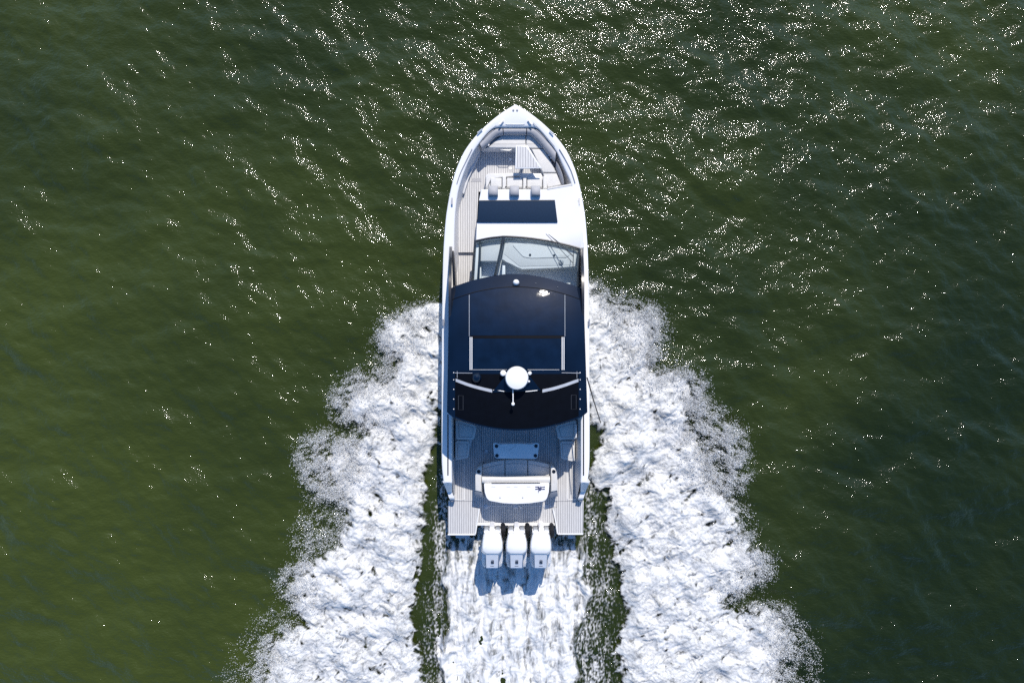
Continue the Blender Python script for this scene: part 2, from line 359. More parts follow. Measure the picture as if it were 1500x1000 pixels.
# stern quarters: sloped faces, small caps, feet
for s in (0, 1):
    def q5(x, y, z): return A5(x if not s else 1455 - x, y, z)
    bm = bmesh.new()
    prof = [[q5(52, 592, 1.745), q5(138, 592, 1.745)], [q5(60, 606, 1.735), q5(138, 606, 1.735)], [q5(95, 692, 1.25), q5(140, 692, 1.25)], [q5(112, 745, 1.22), q5(160, 745, 1.22)], [q5(120, 760, 1.16), q5(160, 760, 1.16)], [q5(124, 782, .6), q5(160, 782, .6)]]
    low = [[(a[0] * .985, a[1], .45), (b_[0], b_[1], .45)] for a, b_ in prof]
    V = [[bm.verts.new(v) for v in r] for r in prof]; U = [[bm.verts.new(v) for v in r] for r in low]
    for i in range(len(V) - 1):
        bm.faces.new((V[i][0], V[i][1], V[i + 1][1], V[i + 1][0]))
        bm.faces.new((V[i][0], V[i + 1][0], U[i + 1][0], U[i][0])); bm.faces.new((V[i][1], U[i][1], U[i + 1][1], V[i + 1][1]))
    bm.faces.new((V[-1][0], V[-1][1], U[-1][1], U[-1][0])); bm.faces.new((V[0][1], V[0][0], U[0][0], U[0][1]))
    sq = finish(bm, 'stern_quarter', 'white', boat, True, 25)
    c = q5(138, 768, 1.13); boxo('stern_foot', (c[0], c[1], 1.0), (.13, .11, .22), 'grey', sq, .03)

# floors
flo = prism('bow_floor', [B3(460, 330, 1.30), A1(760, 480, 1.30), A1(1100, 560, 1.30), A1(1180, 860, 1.30), A1(380, 880, 1.30), A2(355, 480, 1.30), A2(345, 560, 1.28), A2(190, 560, 1.28), A2(190, 200, 1.30), A1(225, 940, 1.30), A1(300, 720, 1.30)], 1.2, 'teak', boat, 0)
prism('side_deck_step', [A2(200, 556, 1.19), A2(345, 536, 1.19), A2(330, 560, 1.19), A2(330, 900, 1.19), A2(170, 900, 1.19), A2(185, 600, 1.19)], .6, 'teak', boat, 0)
prism('cockpit_floor', [A3(150, 60, .885), A3(1330, 60, .885), A5(1290, 0, .885), A5(1290, 772, .885), A5(150, 772, .885), A5(150, 0, .885)], .75, 'teak', boat, 0)
step = B3(0, 0, 0)
prism('riser_shade_strip', [B3(385, 735, 1.306), B3(500, 735, 1.306), B3(500, 785, 1.306), B3(360, 785, 1.306)], 1.29, 'vinyl_grey', flo, .003, 1)  # shade on the step riser, painted as a grey strip

# -------------------------------------------------------------- bow lounge
def zl(f, pts, z): return [f(x, y, z) for x, y in pts]
SEAT = 1.75
base = prism('seat_base', zl(B3, [(500, 345), (955, 345), (955, 352), (1200, 352), (1200, 120), (760, 120)], SEAT - .09), 1.25, 'liner', boat, .01)
prism('seat_cushion', zl(A1, [(455, 480), (530, 425), (600, 352), (812, 345), (812, 482)], SEAT), 0, 'vinyl', boat, .03, 3, dz=.1)
prism('seat_cushion', zl(A1, [(818, 345), (880, 372), (960, 440), (985, 482), (818, 482)], SEAT), 0, 'vinyl', boat, .03, 3, dz=.1)
for pts in ([(458, 445), (806, 445)], [(824, 445), (950, 445)]):
    tube('seat_seam', zl(A1, pts, SEAT + .001), .004, 'vinyl_seam', base, 5)
tube('drawer_handle', [A1(568, 488, SEAT - .06), A1(585, 500, SEAT - .02), A1(672, 500, SEAT - .02), A1(690, 490, SEAT - .06)], .012, 'steel', base, 6)
prism('side_seat_base', zl(A1, [(905, 487), (985, 487), (1150, 815), (1010, 848), (965, 700)], SEAT - .09), 1.25, 'liner', boat, .01)
prism('seat_cushion', zl(A1, [(865, 488), (988, 488), (1093, 704), (968, 704)], SEAT), 0, 'vinyl', boat, .03, 3, dz=.1)
prism('seat_cushion', zl(A1, [(972, 712), (1096, 712), (1138, 816), (1014, 842)], SEAT), 0, 'vinyl', boat, .03, 3, dz=.1)
# aft-facing riser on the port side of the bow
prism('toe_kick', zl(B3, [(480, 420), (500, 345), (470, 352), (300, 720), (250, 930), (270, 950), (330, 740)], 1.42), 1.25, 'liner', boat, .01)
# bench against the cabin front
bb = prism('bench_base', zl(A1, [(445, 735), (470, 712), (720, 712), (960, 712), (1005, 850), (445, 850)], SEAT - .1), 1.25, 'liner', boat, .02)
prism('bench_bolster', zl(B3, [(560, 730), (600, 672), (1010, 662), (1010, 715), (630, 722), (600, 770), (595, 860), (555, 860)], SEAT - .02), 0, 'vinyl', boat, .03, 3, dz=.12)
for xs in ((492, 594), (640, 783), (826, 964)):
    prism('seat_cushion', zl(A1, [(xs[0], 752), (xs[1], 752), (xs[1], 838), (xs[0], 838)], SEAT + .01), 0, 'vinyl', boat, .025, 3, dz=.12)
for xs in ((600, 633), (789, 820), (972, 1008)):
    arm = prism('arm_rest', zl(A1, [(xs[0], 738), (xs[1], 738), (xs[1], 850), (xs[0], 850)], SEAT + .05), 0, 'vinyl', boat, .02, 3, dz=.16)
    c = A1((xs[0] if xs[0] > 900 else xs[1]) - 3, 838, SEAT + .06); lathe('hinge', [(.02, 0), (.02, .02), (.01, .025)], c, 'black', arm, 8)
for x0, x1 in ((472, 560), (667, 754), (862, 948)):
    rows = []
    for y, z in ((826, 1.98), (832, 2.10), (850, 2.165), (880, 2.18), (905, 2.165), (921, 2.12), (923, 2.04)):
        r = [A1(x0 + 1.5, y, z - .03), A1(x0 + 8, y, z), A1((x0 + x1) / 2, y, z + .012), A1(x1 - 8, y, z), A1(x1 - 1.5, y, z - .03)]
        rows.append([(r[0][0], r[0][1], 1.9)] + r + [(r[-1][0], r[-1][1], 1.9)])
    hr = loft('headrest', rows, 'vinyl_grey', boat, angle=70)
# coaming bolsters
bo = {}
ob = [(392, 440), (405, 422), (470, 345), (535, 302), (600, 300)]; ib = [(412, 486), (425, 478), (475, 432), (540, 372), (606, 352)]
def bolster(o, i, parent=boat, z=1.94, m='vinyl_grey'):
    o = resample(catmull([A1(x, y, z) for x, y in o], 5), 24); i = resample(catmull([A1(x, y, z - .03) for x, y in i], 5), 24)
    return loft('coaming_bolster', [mixp(o, i, 0, -.05), mixp(o, i, .06, 0), mixp(o, i, .3, .025), mixp(o, i, .6, .02), mixp(o, i, .88, -.005), mixp(o, i, 1, -.06), mixp(o, i, .98, -.2), mixp(o, i, .7, -.24)], m, parent, angle=75)
bolster(ob, ib)
bolster([(608, 300), (818, 300)], [(612, 352), (818, 352)])
bolster([(826, 300), (905, 302), (958, 345), (1028, 432), (1090, 515)], [(826, 352), (870, 362), (940, 432), (1000, 505), (1082, 605)])
# speaker grilles in the dark gap
for x, y in ((975, 470), (1005, 505), (1025, 545), (1045, 570), (470, 455)):
    c = A1(x, y, 1.8); lathe('cup_holder', [(.035, 0), (.035, .03), (.02, .032)], c, 'steel', boat, 10)
# side backrest pads to starboard
o = [A1(x, y, 1.86) for x, y in ((1092, 600), (1118, 640), (1150, 720), (1168, 808))]; i = [A1(x, y, 1.76) for x, y in ((1088, 650), (1100, 690), (1128, 760), (1148, 814))]
o, i = resample(catmull(o, 5), 20), resample(catmull(i, 5), 20)
loft('side_backrest', [mixp(o, i, 0, -.2), mixp(o, i, 0, -.03), mixp(o, i, .2, .015), mixp(o, i, .6, .02), mixp(o, i, 1, -.01), mixp(o, i, 1, -.2)], 'vinyl_grey', boat, angle=75)
# bow table
TZ = 2.05
tb = prism('bow_table', zl(A1, [(722, 455), (826, 455), (960, 664), (716, 670)], TZ), 0, 'white', boat, .012, 2, dz=.045)
prism('table_inlay', zl(A1, [(733, 466), (819, 466), (938, 655), (728, 659)], TZ + .004), 0, 'teak_table', tb, 0, dz=.01)
c = A1(790, 590, 1.6); lathe('table_pedestal', [(.16, -.3), (.16, -.27), (.05, -.24), (.05, .34), (.12, .36)], c, 'satin', tb, 20)
for x, y in ((672, 585), (675, 668)):
    c = A1(x, y, 1.302); o_ = lathe('floor_socket', [(.045, 0), (.045, .008), (.02, .01)], c, 'line', flo, 14)

# -------------------------------------------------------------- cabin top
CZ = 2.02
cab = prism('cabin_top', [A1(402, 858, CZ), A1(1008, 858, CZ), A1(1232, 818, CZ + .01), A1(1262, 880, CZ), A2(1290, 90, CZ - .01), A2(1316, 200, CZ - .02), A2(1334, 340, CZ - .03), A2(1346, 520, CZ - .05)]
            + [A2(x, y, CZ - .03) for x, y in ((1310, 540), (1180, 505), (1000, 470), (820, 447), (640, 437), (470, 452), (352, 476))] + [A2(366, 283, CZ), A2(384, 90, CZ)], 1.1, 'white', boat, .03, 3)
hp = prism('sun_hatch', zl(A2, [(386, 84), (1080, 80), (1105, 283), (366, 283)], CZ + .03), 0, 'hatch', cab, .008, 2, dz=.035)
for a, b_ in (((386, 92), (370, 275)), ((395, 88), (1072, 85))):
    tube('hatch_seal', [A2(*a, CZ + .03), A2(*b_, CZ + .03)], .008, 'black', hp, 5)
prism('lounge_coping', zl(A1, [(1012, 846), (1232, 806), (1236, 822), (1012, 862)], CZ + .02), 0, 'vinyl', cab, .01, 2, dz=.1)

# -------------------------------------------------------------- windscreen and helm
WB = 2.06
arc = [(352, 458), (470, 433), (560, 422), (640, 417), (820, 428), (1000, 453), (1180, 492), (1308, 528)]
bot = resample(catmull([A2(x, y, WB) for x, y in arc], 6), 40)
toparc = [(330, 830), (440, 800), (530, 785), (640, 775), (820, 775), (1000, 805), (1180, 850), (1296, 880)]
top = resample(catmull([A2(x, y, 2.92) for x, y in toparc], 6), 40)
ws = tube('windscreen_frame', bot, .032, 'black', boat, 8)
loft('windscreen_glass', [bot, mixp(bot, top, .5, .04), top], 'glass', ws)
def bar(name, pts, w_, m, par):
    return tube(name, pts, w_, m, par, 8)
def onscreen(i, t, dz=.012): a, b_ = bot[i], top[i]; return tuple(a[k] * (1 - t) + b_[k] * t + (dz if k == 2 else 0) for k in range(3))
bar('windscreen_post', [A2(350, 455, WB), A2(338, 640, 2.4), A2(326, 830, 2.92)], .036, 'black', ws)
bar('windscreen_post', [A2(612, 420, WB + .02), A2(572, 600, 2.45), A2(534, 775, 2.92)], .042, 'black', ws)
bar('windscreen_post', [A2(1304, 530, WB), A2(1298, 690, 2.42), A2(1292, 880, 2.92)], .036, 'black', ws)
for a, b_, c_ in (((998, 392), (1120, 520), (1245, 658)), ((1022, 396), (1130, 480), (1250, 592)), ((1030, 402), (1140, 500), (1248, 600))):
    tube('wiper', [A2(*a, WB + .08), A2(*b_, WB + .26), A2(*c_, WB + .42)], .0085, 'black', ws, 5)
tube('wiper', [A2(1252, 530, WB + .2), A2(1246, 690, WB + .5)], .009, 'black', ws, 5)
DZ = 1.93
dash = prism('dashboard', zl(A2, [(625, 445), (820, 440), (1000, 465), (1180, 505), (1294, 540), (1284, 690), (1100, 700), (780, 712), (735, 706), (690, 670), (640, 638), (592, 632)], DZ), 1.0, 'liner', boat, .03, 3)
prism('dash_panel', zl(A2, [(655, 462), (820, 458), (1000, 482), (1180, 520), (1278, 545), (1270, 675), (760, 690), (615, 575)], DZ + .012), 0, 'liner', dash, .01, 2, dz=.03)
prism('dash_binnacle', zl(A2, [(690, 490), (840, 480), (1100, 510), (1230, 560), (1200, 605), (860, 612), (790, 600)], DZ + .03), 0, 'liner', dash, .02, 3, dz=.06, rnd=.05)
for x, y, r in ((853, 583, .032), (1074, 587, .032), (1138, 648, .072)):
    c = A2(x, y, DZ + .03); lathe('gauge', [(r, 0), (r, .02), (r * .7, .03)], c, 'grey' if r > .05 else 'black', dash, 16)
prism('companionway_top', zl(A2, [(405, 470), (470, 458), (592, 440), (575, 520), (560, 640), (400, 640)], DZ - .03), 1.0, 'liner', boat, .02)
prism('helm_bulkhead', zl(A2, [(362, 470), (385, 468), (372, 820), (340, 820)], DZ - .02), .95, 'white', boat, .01)
prism('helm_door_frame', zl(A2, [(390, 470), (406, 468), (388, 830), (366, 830)], DZ + .05), .95, 'black', boat, .01)
prism('helm_floor', zl(A2, [(380, 460), (1300, 460), (1300, 980), (340, 980)], 1.45), .95, 'white', boat, 0)
prism('helm_step', zl(A2, [(600, 678), (625, 680), (628, 830), (592, 830)], 1.92), 1.0, 'white', boat, .01)
prism('helm_step', zl(A2, [(392, 705), (404, 690), (408, 830), (384, 830)], 1.9), 1.0, 'white', boat, .01)
for x in (820, 1040):
    prism('helm_seat', zl(A3, [(x - 90, 200), (x + 90, 200), (x + 90, 340), (x - 90, 340)], 1.85), 1.05, 'vinyl', boat, .05, 3)

# -------------------------------------------------------------- hardtop
def zt(px, py):
    t = np.clip((520 - py) / 115, 0, 1.3); u = (px - 757.5) / 104
    r = np.clip((py - 545) / 85, 0, 1)
    return 3.43 - .47 * t * t - .14 * u * u - .05 * abs(u) ** 8 - .05 * r * r
def T(px, py, dz=0): return W(px, py, zt(px, py) + dz)
def T3(x, y, dz=0): return T(640 + x / 6.25, 390 + y / 6.25, dz)
def T4(x, y, dz=0): return T(640 + x / 6.25, 520 + y / 6.25, dz)
fr_px = [(640 + x / 6.25, 280 + y / 6.25) for x, y in ((112, 905), (150, 876), (250, 840), (350, 810), (530, 772), (720, 757), (920, 777), (1110, 822), (1220, 852), (1300, 880), (1342, 905))]
re_px = [(640 + x / 6.25, 520 + y / 6.25) for x, y in ((92, 522), (150, 566), (250, 605), (370, 640), (550, 676), (730, 690), (920, 676), (1085, 640), (1210, 605), (1320, 565), (1378, 522))]
fr_c, re_c = resample(catmull(fr_px, 8), 61), resample(catmull(re_px, 8), 61)
rows_t, rows_b = [], []
for v in np.linspace(0, 1, 49):
    rt, rb = [], []
    for a, b_ in zip(fr_c, re_c):
        px, py = a[0] * (1 - v) + b_[0] * v, a[1] * (1 - v) + b_[1] * v
        p = T(px, py); rt.append(p); rb.append((p[0] * .99, p[1] + (.03 if v == 1 else (-.03 if v == 0 else 0)), p[2] - .09))
    rows_t.append(rt); rows_b.append(rb)
bm = bmesh.new(); VT = [[bm.verts.new(p) for p in r] for r in rows_t]; VB = [[bm.verts.new(p) for p in r] for r in rows_b]
for i in range(48):
    for j in range(60):
        bm.faces.new((VT[i][j], VT[i + 1][j], VT[i + 1][j + 1], VT[i][j + 1])); bm.faces.new((VB[i][j], VB[i][j + 1], VB[i + 1][j + 1], VB[i + 1][j]))
    bm.faces.new((VT[i][0], VB[i][0], VB[i + 1][0], VT[i + 1][0])); bm.faces.new((VT[i][60], VT[i + 1][60], VB[i + 1][60], VB[i][60]))
for j in range(60):
    bm.faces.new((VT[0][j], VT[0][j + 1], VB[0][j + 1], VB[0][j])); bm.faces.new((VT[48][j], VB[48][j], VB[48][j + 1], VT[48][j + 1]))
top_o = finish(bm, 'hardtop', 'navy', boat, True, 45)
def patch(name, xl, xr, fy, ry, dz, m, par, nu=24, nv=16):
    """slab that follows the roof between two x limits (zoom-3 px) and front/rear y functions"""
    rows = []
    for v in np.linspace(0, 1, nv):
        row = []
        for u in np.linspace(0, 1, nu):
            x = xl + (xr - xl) * u; row.append(T3(x, fy(x) * (1 - v) + ry(x) * v, dz))
        rows.append(row)
    sk = lambda row: [(p[0], p[1], p[2] - dz - .004) for p in row]
    rows = [sk(rows[0])] + rows + [sk(rows[-1])]
    rows = [[(r[0][0], r[0][1], r[0][2] - dz - .004)] + r + [(r[-1][0], r[-1][1], r[-1][2] - dz - .004)] for r in rows]
    return loft(name, rows, m, par, angle=50)
arcx = np.array([140, 300, 500, 720, 930, 1160, 1310.]); arcy = np.array([305, 250, 205, 187, 203, 250, 302.])
cf = np.polyfit(arcx, arcy, 4)
fa = lambda x: np.polyval(cf, x)
patch('roof_panel', 312, 1158, lambda x: fa(x) + 6, lambda x: 632, .014, 'roofglass', top_o)
patch('roof_panel', 328, 1138, lambda x: 662, lambda x: 940, .010, 'roofglass', top_o)
aftv = lambda x: 1500 - 0 * x
rows = []
for v in np.linspace(0, 1, 14):
    rows.append([T4(x, 172 * (1 - v) + (684 - ((x - 730) / 560) ** 2 * 112 - 10) * v, .005) for x in np.linspace(166, 1298, 40)])
loft('roof_aft_panel', rows, 'roofblack', top_o)
patch('roof_gap', 306, 1164, lambda x: 634, lambda x: 660, .006, 'roofblack', top_o, 20, 4)
patch('roof_wing', 146, 292, lambda x: fa(x) + 6, lambda x: 955, .008, 'navy', top_o, 8, 20)
patch('roof_wing', 1180, 1312, lambda x: fa(x) + 6, lambda x: 955, .008, 'navy', top_o, 8, 20)
for j, xs in enumerate(((140, 300, 500, 720), (720, 930, 1160, 1310))):
    tube('panel_seam', [T3(x, fa(x), .004) for x in np.linspace(xs[0], xs[-1], 16)], .011, 'roofblack', top_o, 5)
for x0, x1 in ((298, 325), (1141, 1168)):
    r = patch('sunroof_rail', x0, x1, lambda x: 645, lambda x: 950, .03, 'black', top_o, 4, 14)
    for xa in (x0 + 2, x1 - 8): patch('rail_edge', xa, xa + 7, lambda x: 647, lambda x: 948, .04, 'line', r, 3, 14)
for x in (296, 1172):
    tube('roof_trim', [T3(x, y, .012) for y in (262, 350, 450, 560, 640)], .007, 'satin', top_o, 5)
for x0, x1 in ((330, 640), (830, 1120)):
    tube('roof_trim', [T3(x0, 946, .012), T3(x1, 946, .012)], .006, 'satin', top_o, 5)
for pts in (((165, 975), (325, 977)), ((1142, 973), (1310, 977)), ((186, 960), (186, 1020)), ((1282, 960), (1282, 1020))):
    tube('roof_trim', [T3(*pts[0], .012), T3(*pts[1], .012)], .006, 'satin', top_o, 5)
# forward light
c = T3(725, 150, 0)
nl = lathe('masthead_light', [(.085, 0), (.085, .05), (.075, .1), (.05, .14), (.02, .155)], (c[0], c[1] - .0, c[2] - .02), 'line', top_o, 20)
boxo('light_hood', (c[0], c[1] - .07, c[2] + .03), (.2, .1, .07), 'black', nl, .025)
# radar mast
def t4(x, y, dz): return T4(x, y, dz)
mz = .16
mast = prism('radar_mast', [t4(625, 190, mz), t4(850, 190, mz), t4(955, 325, .03), t4(500, 345, .03)], 0, 'navy', top_o, .015, dz=.2)
c = T4(735, 205, 0); c = (c[0] - .012, c[1], c[2] + .17)
rd = lathe('radar_dome', [(.10, -.02), (.2, 0), (.295, .02), (.305, .06), (.302, .12), (.28, .165), (.2, .185), (.08, .192)], c, 'engine_white', top_o, 40)
for x, y, r in ((607, 165, .078), (850, 165, .052), (842, 240, .032)):
    c = T4(x, y, .12); lathe('antenna_puck', [(r * .35, -.14), (r * .35, 0), (r, .01), (r, .04), (r * .75, .065), (r * .3, .075)], c, 'engine_white', top_o, 18)
c = T4(365, 205, .0); R = .128
lathe('satellite_dome', [(R, 0), (R, .05)] + [(R * math.cos(a), .05 + R * math.sin(a)) for a in np.linspace(.1, 1.5, 9)], c, 'navy', top_o, 28)
tube('stern_light_pole', [t4(695, 300, .16), t4(697, 370, .2), t4(697, 442, .24)], .014, 'line', top_o, 7)
c = t4(697, 446, .23); lathe('stern_light', [(.045, 0), (.045, .03), (.03, .05)], c, 'line', top_o, 12)
for pts in ([(172, 228), (230, 250), (300, 275), (400, 303), (506, 328)], [(966, 328), (1070, 305), (1170, 275), (1240, 250), (1296, 230)]):
    cl = catmull(pts, 5)
    o = [T4(x, y - 14, .02) for x, y in cl]; i = [T4(x, y + 14, .02) for x, y in cl]
    dn = lambda row: [(p[0], p[1], p[2] - .04) for p in row]
    loft('spreader_light', [dn(o), o, i, dn(i)], 'satin', top_o, angle=50)
for pts in ([(516, 320), (560, 322), (616, 332)], [(812, 333), (870, 328), (920, 322)]):
    tube('stay', [T4(x, y, .03) for x, y in pts], .012, 'satin', top_o, 6)
for x in (154, 1311):
    for y in (160, 225, 312, 402, 493):
        c = T4(x, y, .0); lathe('bolt', [(.014, 0), (.014, .012), (.006, .016)], c, 'line', top_o, 8)
for x0, x1, y0, y1 in ((197, 240, 370, 500), (1230, 1275, 365, 495)):
    p = [(x0, y0), (x1, y0), (x1, y1), (x0, y1), (x0, y0)]
    tube('vent_frame', [T4(x, y, .004) for x, y in p], .0055, 'trim_dark', top_o, 5)
for xy in ((905, 157), (1105, 190)):
    c = T3(*xy, 0); lathe('roof_fitting', [(.014, 0), (.014, .02), (.008, .03)], c, 'steel', top_o, 8)
tube('whip_antenna', [A4(1375, 205, 3.0), A4(1430, 400, 3.3), A4(1500, 620, 3.65)], [.02, .017, .013], 'rubber', boat, 6)
# dark side glazing that carries the roof
for s in (0, 1):
    def e(x, y, z): return A3(x if not s else 1456 - x, y, z)
    # lower edge on the gunwale, upper edge under the roof
    yb = [-180, -100, 0, 150, 350, 600, 900, 1100, 1300, 1345]
    lo = [e(112, y, 1.76) for y in yb]
    hi = []
    for y in yb:
        zz = 1.9 + (3.16 - 1.9) * min(1, max(0, (y + 180) / 230)) ** .8
        xx = 118 if y < 0 else 114
        hi.append(e(xx - 8 * min(1, max(0, (y + 180) / 300)), y + 0, zz if y < 1200 else 3.14))
    inn = lambda row, d: [(p[0] + (d if not s else -d), p[1], p[2]) for p in row]
    loft('side_glazing', [lo, mixp(lo, hi, .5, .0), hi, inn(hi, .07), inn(lo, .08)], 'black', boat, angle=40)
prism('door_blade', zl(A2, [(136, 545), (156, 545), (170, 860), (148, 870)], 1.82), 1.2, 'black', boat, .008)

# -------------------------------------------------------------- cockpit
FZ = .885
seatz = 1.36
for s in (0, 1):
    L_ = [[(172, 30), (365, 85), (342, 210), (176, 210)], [(170, 220), (300, 226), (290, 375), (170, 402)]] if not s else [[(1084, 88), (1278, 30), (1275, 205), (1115, 210)], [(1130, 225), (1255, 225), (1255, 410), (1136, 386)]]
    for k, p in enumerate(L_):
        zz = seatz + (.06 if k == 0 else 0)
        sb = prism('lounge_seat', zl(A5, p, zz), 0, 'vinyl', boat, .03, 3, rnd=.05, dz=.16)
        cx = sum(v[0] for v in p) / 4; cy = sum(v[1] for v in p) / 4
        tube('seat_seam', [A5(cx + (x - cx) * .7, cy + (y - cy) * .7, zz + .001) for x, y in p + p[:1]], .005, 'vinyl_seam', sb, 5)
    p = [(168, 20), (350, 90), (285, 370), (168, 395)] if not s else [(1105, 90), (1262, 20), (1262, 405), (1145, 380)]
    prism('lounge_base', zl(A5, p, seatz - .14), FZ - .05, 'liner', boat, .01)
tube('grab_handle', [A5(1272, 72, 1.6), A5(1274, 78, 1.64), A5(1274, 190, 1.64), A5(1272, 197, 1.6)], .02, 'line', boat, 8)
# deck inlay lines
for pts in ([(250, 388), (250, 760), (165, 760)], [(1193, 400), (1197, 755), (1277, 755)], [(405, 95), (405, 300), (415, 312), (505, 322)], [(347, 215), (345, 440)], [(1105, 215), (1103, 440)], [(845, 110), (848, 240)]):
    tube('deck_inlay', [A5(x, y, FZ + .002) for x, y in pts], .014 if pts[0][0] in (250, 1193) else .008, 'line' if pts[0][0] in (250, 1193) else 'grey', boat, 5)
boxo('deck_latch', A5(453, 316, FZ + .012), (.1, .1, .02), 'satin', boat, .006)
# cockpit table
tpz = 1.58
tab = prism('cockpit_table', zl(A5, [(514, 246), (530, 238), (556, 242), (572, 252), (730, 247), (880, 252), (895, 240), (920, 238), (936, 248), (930, 310), (922, 372), (900, 386), (730, 384), (550, 382), (528, 372), (520, 310)], tpz), 0, 'marble', boat, .012, 2, dz=.05, rnd=.03)
for x, y in ((545, 269), (907, 268), (549, 357), (902, 357)):
    c = A5(x, y, tpz); lathe('cup_holder', [(.045, -.03), (.05, .002), (.052, .006), (.044, .006)], c, 'black', tab, 18)
tube('table_rail', [A5(566, 240, tpz + .03), A5(730, 236, tpz + .03), A5(884, 240, tpz + .03)], .008, 'satin', tab, 6)
tube('table_vein', catmull([A5(660, 305, tpz + .001), A5(690, 290, tpz + .001), A5(712, 272, tpz + .001), A5(735, 255, tpz + .001)], 4), .003, 'grey', tab, 4)
for x in (640, 820):
    c = A5(x, 318, FZ); lathe('table_leg', [(.13, 0), (.13, .02), (.04, .04), (.04, .62)], c, 'satin', tab, 16)
# aft sofa
sz = 1.36
sb = prism('sofa_base', zl(A5, [(405, 470), (520, 415), (740, 402), (940, 412), (1040, 452), (1040, 600), (405, 600)], sz - .14), FZ - .05, 'liner', boat, .02)
seat_front = lambda x: 392 + ((x - 725) / 315) ** 2 * 52
for x0, x1 in ((414, 620), (626, 828), (834, 1034)):
    p = [(x, seat_front(x)) for x in np.linspace(x0, x1, 8)] + [(x1, 548), (x0, 548)]
    cu = prism('sofa_cushion', zl(A5, p, sz), 0, 'vinyl', boat, .03, 3, dz=.16)
    tube('seat_seam', [A5(x, seat_front(x) + 36, sz + .001) for x in np.linspace(x0 + 8, x1 - 8, 8)], .005, 'vinyl_seam', cu, 5)
rows = []
for y, z in ((540, 1.44), (548, 1.62), (556, 1.68), (578, 1.70), (598, 1.69), (606, 1.66), (609, 1.45)):
    rows.append([A5(x, y, z) for x in np.linspace(413, 1036, 20)])
loft('sofa_backrest', rows, 'vinyl', boat, angle=75)
for s in (0, 1):
    k5 = lambda x, y, z: A5(x if not s else 1453 - x, y, z)
    ar = prism('sofa_arm', [k5(352, 540, 1.6), k5(356, 508, 1.6), k5(372, 475, 1.6), k5(410, 452, 1.6), k5(410, 690, 1.6), k5(348, 680, 1.6)], .9, 'vinyl', boat, .035, 3)
    prism('arm_end', [k5(348, 682, 1.56), k5(410, 690, 1.56), k5(432, 745, 1.36), k5(346, 728, 1.36)], .9, 'vinyl_grey', boat, .01)
    c = k5(383, 502, 1.6); lathe('cup_holder', [(.05, -.03), (.055, .004), (.05, .008)], c, 'black', ar, 18)
# white wet-bar module behind the sofa
KZ = 1.74
kit = prism('wet_bar', zl(A5, [(430, 613), (1030, 609), (1024, 690), (1008, 745), (985, 772), (850, 791), (725, 797), (600, 790), (480, 768), (455, 742), (438, 690)], KZ), 0, 'white', boat, .03, 3, dz=.12, rnd=.03)
prism('wet_bar_base', zl(A5, [(455, 620), (1005, 617), (985, 740), (725, 770), (478, 742)], KZ - .11), .55, 'white', boat, .01)
tube('bar_gap', [A5(500, 609, KZ + .004), A5(945, 607, KZ + .004)], .012, 'black', kit, 5)
for x in (518, 655, 722, 840):
    boxo('lid_hinge', A5(x, 639, KZ + .003), (.11, .022, .008), 'liner', kit, .002)
for x in (578, 785):
    c = A5(x, 741, KZ); lathe('lid_latch', [(.02, 0), (.02, .006), (.012, .01)], c, 'grey', kit, 10)
# printed emblem: two bars of lettering, a central bird-like mark and a spike
def flat(name, polys, m, par, f):
    bm = bmesh.new()
    for p in polys: bm.faces.new([bm.verts.new(f(x, y)) for x, y in p])
    return finish(bm, name, m, par, False)
em = lambda x, y: B1(x, y, KZ + .003)
pol = [[(1080, 138), (1150, 136), (1150, 156), (1080, 157)], [(1160, 150), (1245, 136), (1245, 156), (1165, 160)], [(1155, 137), (1185, 137), (1172, 150)], [(1080, 176), (1118, 172), (1128, 192), (1080, 196)], [(1200, 176), (1242, 172), (1242, 194), (1196, 196)],
       [(1122, 160), (1150, 156), (1192, 166), (1198, 184), (1176, 206), (1154, 216), (1134, 202), (1124, 184)], [(1126, 208), (1144, 208), (1133, 258)]]
flat('emblem', pol, 'ink', kit, em)

# -------------------------------------------------------------- swim platform
PZ = .845
cp = prism('swim_platform', zl(A6, [(330, 150), (1110, 150), (1105, 262), (1068, 268), (1076, 412), (375, 412), (388, 268), (332, 262)], PZ), 0, 'teak', boat, .004, 1, dz=.1)
prism('platform_lip', zl(A6, [(372, 411), (1078, 411), (1080, 434), (368, 434)], PZ + .01), 0, 'white', cp, .012, 2, dz=.14)
wl = prism('platform_wing', zl(A6, [(102, 211), (345, 211), (345, 268), (388, 270), (352, 508), (102, 508)], PZ + .025), 0, 'teak', boat, .004, 1, dz=.12)
wr = prism('platform_wing', zl(A6, [(1100, 211), (1344, 211), (1338, 504), (1108, 504), (1062, 270), (1100, 268)], PZ + .025), 0, 'teak', boat, .004, 1, dz=.12)
prism('platform_edge', zl(A6, [(100, 509), (356, 509), (354, 523), (100, 523)], PZ + .034), 0, 'white', wl, .008, 2, dz=.14)
prism('platform_edge', zl(A6, [(1106, 505), (1340, 505), (1338, 518), (1110, 518)], PZ + .034), 0, 'white', wr, .008, 2, dz=.14)
for par, pts in ((wl, [(388, 278), (372, 380), (352, 512)]), (wr, [(1062, 278), (1084, 380), (1104, 508)])):
    tube('platform_trim', zl(A6, pts, PZ + .045), .022, 'line', par, 6)
tube('platform_seam', [A6(340, 252, PZ + .004), A6(700, 258, PZ + .004), A6(1085, 252, PZ + .004)], .008, 'line', cp, 5)
tube('platform_seam', [A6(345, 188, PZ + .004), A6(560, 188, PZ + .004)], .008, 'line', cp, 5)
for x in (450, 722, 997):
    c = A6(x, 260, PZ); lathe('platform_socket', [(.075, 0), (.075, .01), (.05, .014)], c, 'satin', cp, 16)
tube('platform_lever', [A6(748, 248, PZ + .03), A6(775, 275, PZ + .03)], .022, 'line', cp, 6)
